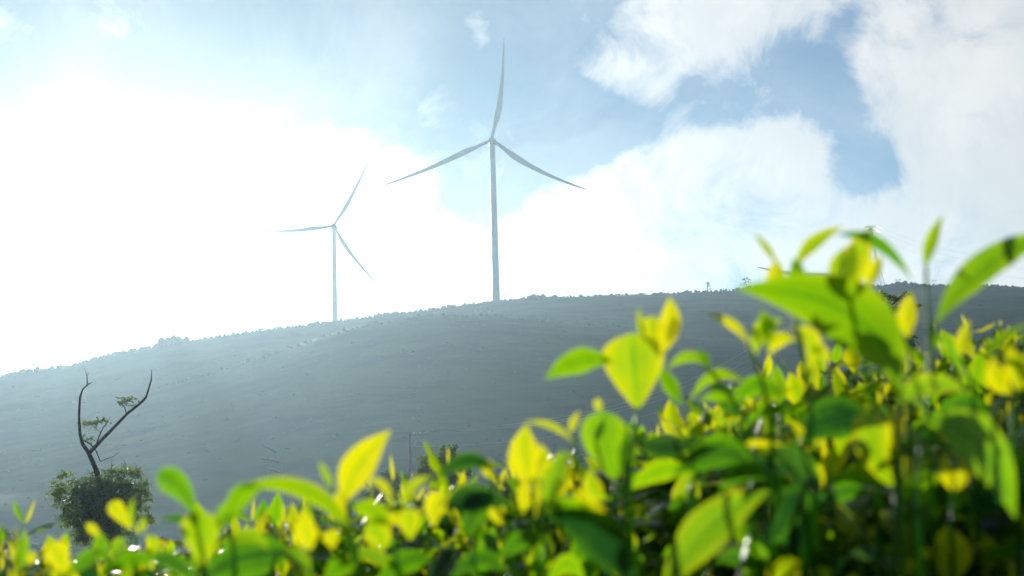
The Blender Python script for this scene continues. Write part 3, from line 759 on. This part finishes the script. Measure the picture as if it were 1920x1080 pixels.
H_(4, .84, [(1605, 560), (1610, 640), (1640, 760)], [(((1608, 558), (1606, 490), (1634, 424)), 54, 0, .14, .25, 0), (((1580, 548), (1570, 505), (1586, 462)), 34, 20, .22, .4, 0), (((1588, 548), (1590, 500), (1604, 450)), 36, 10, .2, .3, 0),
    (((1567, 441), (1646, 457), (1711, 528)), 30, 35, .65, .25, .02), (((1622, 556), (1640, 510), (1652, 478)), 28, 20, .10, .5, 0), (((1578, 552), (1560, 530), (1552, 512)), 22, 20, .0, .5, 0)])
H_(4, .88, [(1736, 498), (1738, 560), (1742, 640), (1740, 760)], [(((1735, 506), (1746, 456), (1768, 402)), 27, 15, .30, .4, 0)])
H_(4, .80, [(1752, 606), (1745, 660), (1740, 760)], [(((1752, 614), (1846, 500), (1995, 428)), 62, 25, .42, .2, 0), (((1750, 660), (1775, 640), (1815, 740)), 24, 40, .5, .3, 0)])
H_(4, .86, [(1703, 632), (1708, 690), (1705, 770)], [(((1704, 637), (1701, 592), (1710, 548)), 37, 5, .03, .35, 0)])
H_(4, .9, [(1802, 670), (1822, 720), (1830, 800)], [(((1802, 674), (1805, 640), (1819, 598)), 26, 10, .05, .4, 0), (((1818, 690), (1795, 670), (1760, 655)), 20, 40, .5, .3, 0)])
H_(4, .84, [(1905, 730), (1900, 790)], [(((1900, 738), (1870, 710), (1864, 668)), 42, 5, .04, .35, 0), (((1905, 735), (1905, 690), (1890, 645)), 40, 10, .06, .35, 0), (((1912, 735), (1925, 690), (1925, 650)), 40, 10, .12, .35, 0), (((1850, 690), (1874, 640), (1945, 604)), 22, 40, .4, .3, 0)])
H_(4, .88, [(1402, 645), (1425, 700), (1445, 780)], [(((1403, 648), (1374, 608), (1322, 590)), 19, 15, .06, .35, 0)])
H_(4, .82, [(1677, 910), (1680, 960), (1680, 1040)], [(((1677, 914), (1640, 850), (1630, 768)), 66, 0, .24, .2, 0, B), (((1682, 860), (1678, 800), (1676, 758)), 38, 10, .05, .4, 0), (((1690, 900), (1698, 875), (1700, 852)), 24, 10, .1, .4, 0)])
H_(4, .74, [(1728, 792), (1725, 860), (1720, 960)], [(((1728, 792), (1830, 828), (1905, 975)), 98, 25, .45, .2, 0)])
H_(4, .84, [(1787, 918), (1785, 1000)], [(((1785, 922), (1774, 885), (1776, 848)), 27, 5, .02, .4, 0), (((1790, 922), (1806, 890), (1803, 852)), 27, 8, .04, .4, 0)])
H_(4, .90, [(1560, 900), (1565, 960)], [(((1590, 790), (1640, 760), (1600, 730)), 30, 40, .4, .3, 0), (((1500, 840), (1420, 830), (1400, 838)), 16, 30, .05, .3, 0), (((1500, 840), (1498, 810), (1478, 792)), 24, 10, .05, .4, 0), (((1510, 850), (1530, 835), (1545, 830)), 18, 20, .12, .4, 0)])
# middle
H_(3, .95, [(1195, 764), (1192, 800), (1180, 880)], [(((1195, 768), (1190, 700), (1184, 624)), 116, 0, .20, .22, 0, B), (((1240, 668), (1256, 610), (1254, 556)), 42, 5, .02, .3, 0), (((1234, 670), (1224, 632), (1222, 592)), 42, 10, .08, .4, 0, B), (((1245, 640), (1262, 620), (1262, 590)), 28, 10, .03, .4, 0),
    (((1210, 645), (1202, 610), (1197, 574)), 15, 10, .22, .4, 0), (((1150, 680), (1086, 676), (1020, 713)), 50, 22, .45, .2, 0)])
H_(3, .97, [(1282, 765), (1295, 810), (1300, 870)], [(((1278, 764), (1258, 722), (1236, 690)), 32, 20, .5, .3, 0), (((1326, 690), (1290, 667), (1248, 695)), 26, 35, .3, .3, 0), (((1404, 724), (1340, 702), (1290, 760)), 28, 40, .32, .3, 0), (((1375, 755), (1345, 742), (1308, 752)), 20, 30, .4, .3, 0)])
H_(3, .97, [(1322, 688), (1350, 715), (1400, 790)], [(((1330, 700), (1322, 672), (1306, 655)), 20, 30, .55, .3, 0)])
H_(2, .90, [(1155, 898), (1148, 960), (1140, 1040)], [(((1155, 902), (1136, 840), (1130, 770)), 84, 5, .42, .25, 0, B), (((1158, 895), (1172, 850), (1172, 790)), 34, 30, .6, .3, 0), (((1138, 938), (1112, 915), (1108, 878)), 38, 10, .16, .4, 0)])
H_(3, .88, [(1180, 830), (1170, 900)], [(((1180, 815), (1245, 840), (1325, 815)), 56, 45, .88, .15, 0), (((1330, 890), (1420, 870), (1530, 905)), 40, 45, .9, .15, 0)])
H_(2, .92, [(998, 898), (1000, 980), (1005, 1040)], [(((1002, 915), (984, 860), (988, 794)), 62, 0, .05, .25, 0), (((998, 905), (1020, 870), (1012, 830)), 28, 15, .04, .3, 0), (((982, 965), (982, 930), (985, 890)), 24, 10, .02, .3, 0), (((1004, 975), (1002, 930), (1006, 890)), 24, 10, .1, .3, 0),
    (((1024, 960), (1040, 900), (1060, 843)), 48, 25, .34, .3, 0), (((1030, 935), (1050, 912), (1072, 905)), 32, 10, .02, .3, 0), (((1078, 835), (1036, 798), (980, 792)), 15, 30, .15, .3, 0)])
H_(2, .95, [(1070, 812), (1080, 850), (1100, 930)], [(((1070, 815), (1075, 794), (1087, 770)), 16, 10, .08, .4, 0), (((1128, 772), (1122, 758), (1124, 746)), 18, 10, .03, .4, 0)])
H_(2, .80, [(1275, 1100), (1280, 1150)], [(((1235, 1130), (1328, 992), (1446, 920)), 84, 18, .34, .2, 0)])
H_(2, .74, [(1180, 1120), (1185, 1160)], [(((1185, 1110), (1130, 1010), (1020, 960)), 100, 30, .95, .15, 0), (((1182, 1022), (1126, 970), (1072, 912)), 36, 15, .07, .3, 0), (((1125, 990), (1070, 950), (1000, 955)), 44, 30, .42, .2, 0)])
H_(2, .84, [(885, 1010), (890, 1080)], [(((880, 1010), (890, 955), (935, 925)), 66, 25, .72, .2, 0), (((835, 960), (880, 935), (960, 950)), 60, 30, .9, .2, 0)])
H_(2, .88, [(918, 895), (930, 950), (960, 1000)], [(((918, 895), (914, 880), (920, 862)), 22, 0, .02, .4, 0), (((930, 890), (880, 862), (812, 900)), 36, 35, .92, .2, 0), (((940, 985), (930, 955), (935, 930)), 34, 0, .04, .4, 0)])
# left centre
H_(1, .90, [(650, 942), (655, 990), (665, 1060)], [(((648, 948), (670, 877), (734, 806)), 62, 5, .03, .25, 0), (((640, 955), (615, 948), (600, 930)), 20, 20, .05, .3, 0), (((650, 975), (640, 945), (636, 915)), 28, 10, .02, .3, 0),
    (((732, 950), (722, 912), (684, 897)), 18, 25, .08, .3, 0), (((625, 920), (612, 890), (598, 864)), 15, 20, .3, .3, 0)])
H_(1, .82, [(668, 1020), (670, 1070)], [(((670, 1024), (582, 922), (438, 914)), 40, 35, .28, .2, 0), (((500, 918), (450, 925), (424, 988)), 34, 25, .45, .2, 0)])
H_(1, .88, [(740, 1010), (745, 1060)], [(((735, 990), (700, 958), (655, 948)), 44, 30, .30, .25, 0), (((715, 1035), (712, 1005), (690, 980)), 56, 10, .22, .25, 0, B), (((757, 958), (772, 915), (812, 892)), 22, 20, .2, .3, 0), (((768, 1012), (768, 985), (764, 952)), 44, 5, .14, .3, 0, B), (((815, 990), (815, 955), (830, 928)), 46, 10, .03, .3, 0, B), (((820, 952), (845, 930), (875, 906)), 16, 30, .1, .3, 0), (((745, 985), (738, 970), (736, 958)), 24, 10, .04, .3, 0)])
H_(1, .86, [(585, 1030), (588, 1090)], [(((586, 1032), (574, 1000), (574, 954)), 46, 5, .04, .35, 0), (((622, 1032), (622, 1012), (616, 994)), 32, 10, .03, .35, 0, B)])
# left
H_(0, .90, [(362, 968), (372, 1010), (380, 1070)], [(((364, 972), (340, 918), (293, 888)), 48, 10, .58, .2, 0, B), (((345, 985), (335, 972), (300, 975)), 18, 30, .85, .2, 0)])
H_(0, .86, [(385, 1060), (390, 1110)], [(((386, 1068), (378, 1010), (382, 958)), 74, 5, .26, .25, 0, B), (((412, 1000), (420, 965), (436, 935)), 30, 25, .42, .3, 0)])
H_(0, .88, [(432, 985), (440, 1050)], [(((430, 990), (448, 940), (502, 908)), 38, 20, .48, .2, 0), (((420, 1030), (465, 1004), (505, 1035)), 30, 30, .3, .3, 0)])
H_(0, 1.0, [(246, 992), (252, 1030), (258, 1080)], [(((250, 996), (226, 965), (209, 940)), 30, 5, .03, .3, 0, B), (((252, 990), (246, 960), (252, 932)), 12, 20, .3, .3, 0), (((188, 1008), (174, 992), (160, 982)), 18, 10, .08, .3, 0), (((262, 1000), (268, 985), (268, 968)), 14, 10, .2, .3, 0), (((285, 1045), (290, 1020), (272, 1005)), 20, 10, .2, .3, 0)])
H_(0, 1.05, [(205, 1040), (208, 1080)], [(((205, 1044), (190, 1020), (196, 1000)), 30, 20, .5, .3, 0), (((207, 1046), (222, 1022), (238, 1016)), 26, 30, .35, .3, 0), (((206, 1050), (180, 1038), (150, 1042)), 24, 40, .6, .3, 0), (((208, 1052), (236, 1040), (262, 1048)), 26, 40, .7, .3, 0)])
H_(0, .95, [(115, 1072), (118, 1120)], [(((122, 1080), (112, 1048), (95, 1018)), 46, 5, .04, .3, 0, B), (((58, 1058), (60, 1045), (66, 1034)), 18, 10, .05, .3, 0), (((130, 1080), (160, 1050), (200, 1030)), 34, 30, .6, .3, 0)])
# broad mature leaves hanging low in front of the row
rr = random.Random(77)
spec = []
for (x, y) in [(1560, 1015), (1700, 990), (1830, 1045), (1480, 965), (1880, 950), (1750, 925), (1390, 1065), (900, 1065), (760, 1070), (1060, 1075), (1340, 865), (1450, 785), (640, 1078), (240, 1068), (1640, 1060), (1240, 900), (1500, 890), (1580, 940), (1400, 900), (980, 1030), (700, 1060), (560, 1065), (470, 1060), (320, 1070), (1860, 860), (1420, 740), (1570, 800), (1800, 780)]:
    big = rr.random() < .35
    spec.append((x, y, rr.uniform(70, 95) if big else rr.uniform(34, 60), rr.uniform(170, 210) if big else rr.uniform(90, 140), rr.choice((20, 60, 120, 160, 190, 215)), rr.uniform(.75, 1) if big else rr.uniform(.3, .8), rr.uniform(.8, .98)))
for k, (x, y, w, L_, an, ag, Dd) in enumerate(spec):
    a = R(an + rr.uniform(-15, 15)); dx, dy = math.cos(a) * L_ / 2, math.sin(a) * L_ / 2 * .6
    H_(4 if x > 1500 else 3 if x > 1250 else 2 if x > 850 else 1 if x > 500 else 0, Dd, [(x - dx, y - dy), (x - dx - 12, y - dy + 30)], [(((x - dx, y - dy), (x, y - 18), (x + dx, y + abs(dy) + 14)), w * .9, rr.uniform(10, 60), ag, .15, rr.uniform(-.02, .03))])

# ------------------------------------------------------------------ haze: real air between here and the hills
ztop = P(945, 71, 668).z + 3; zbot = min(v.z for v in g.v) - 1
hzb = MB(); hzb.box((0, 575, (ztop + zbot) / 2), 2204, 1754, ztop - zbot)
m = mat('haze_air'); pv = nd('ShaderNodeVolumePrincipled')
pv.inputs['Color'].default_value = (.59, .845, 1.0, 1); pv.inputs['Density'].default_value = .00028; pv.inputs['Anisotropy'].default_value = .64
out(None, pv.outputs[0])
o = hzb.build('haze', m, smooth=False); tag(o, 'pale backlit haze filling the valley', 'haze', kind='stuff')
print('haze z', ztop, zbot, 'sun el', math.degrees(S_EL))
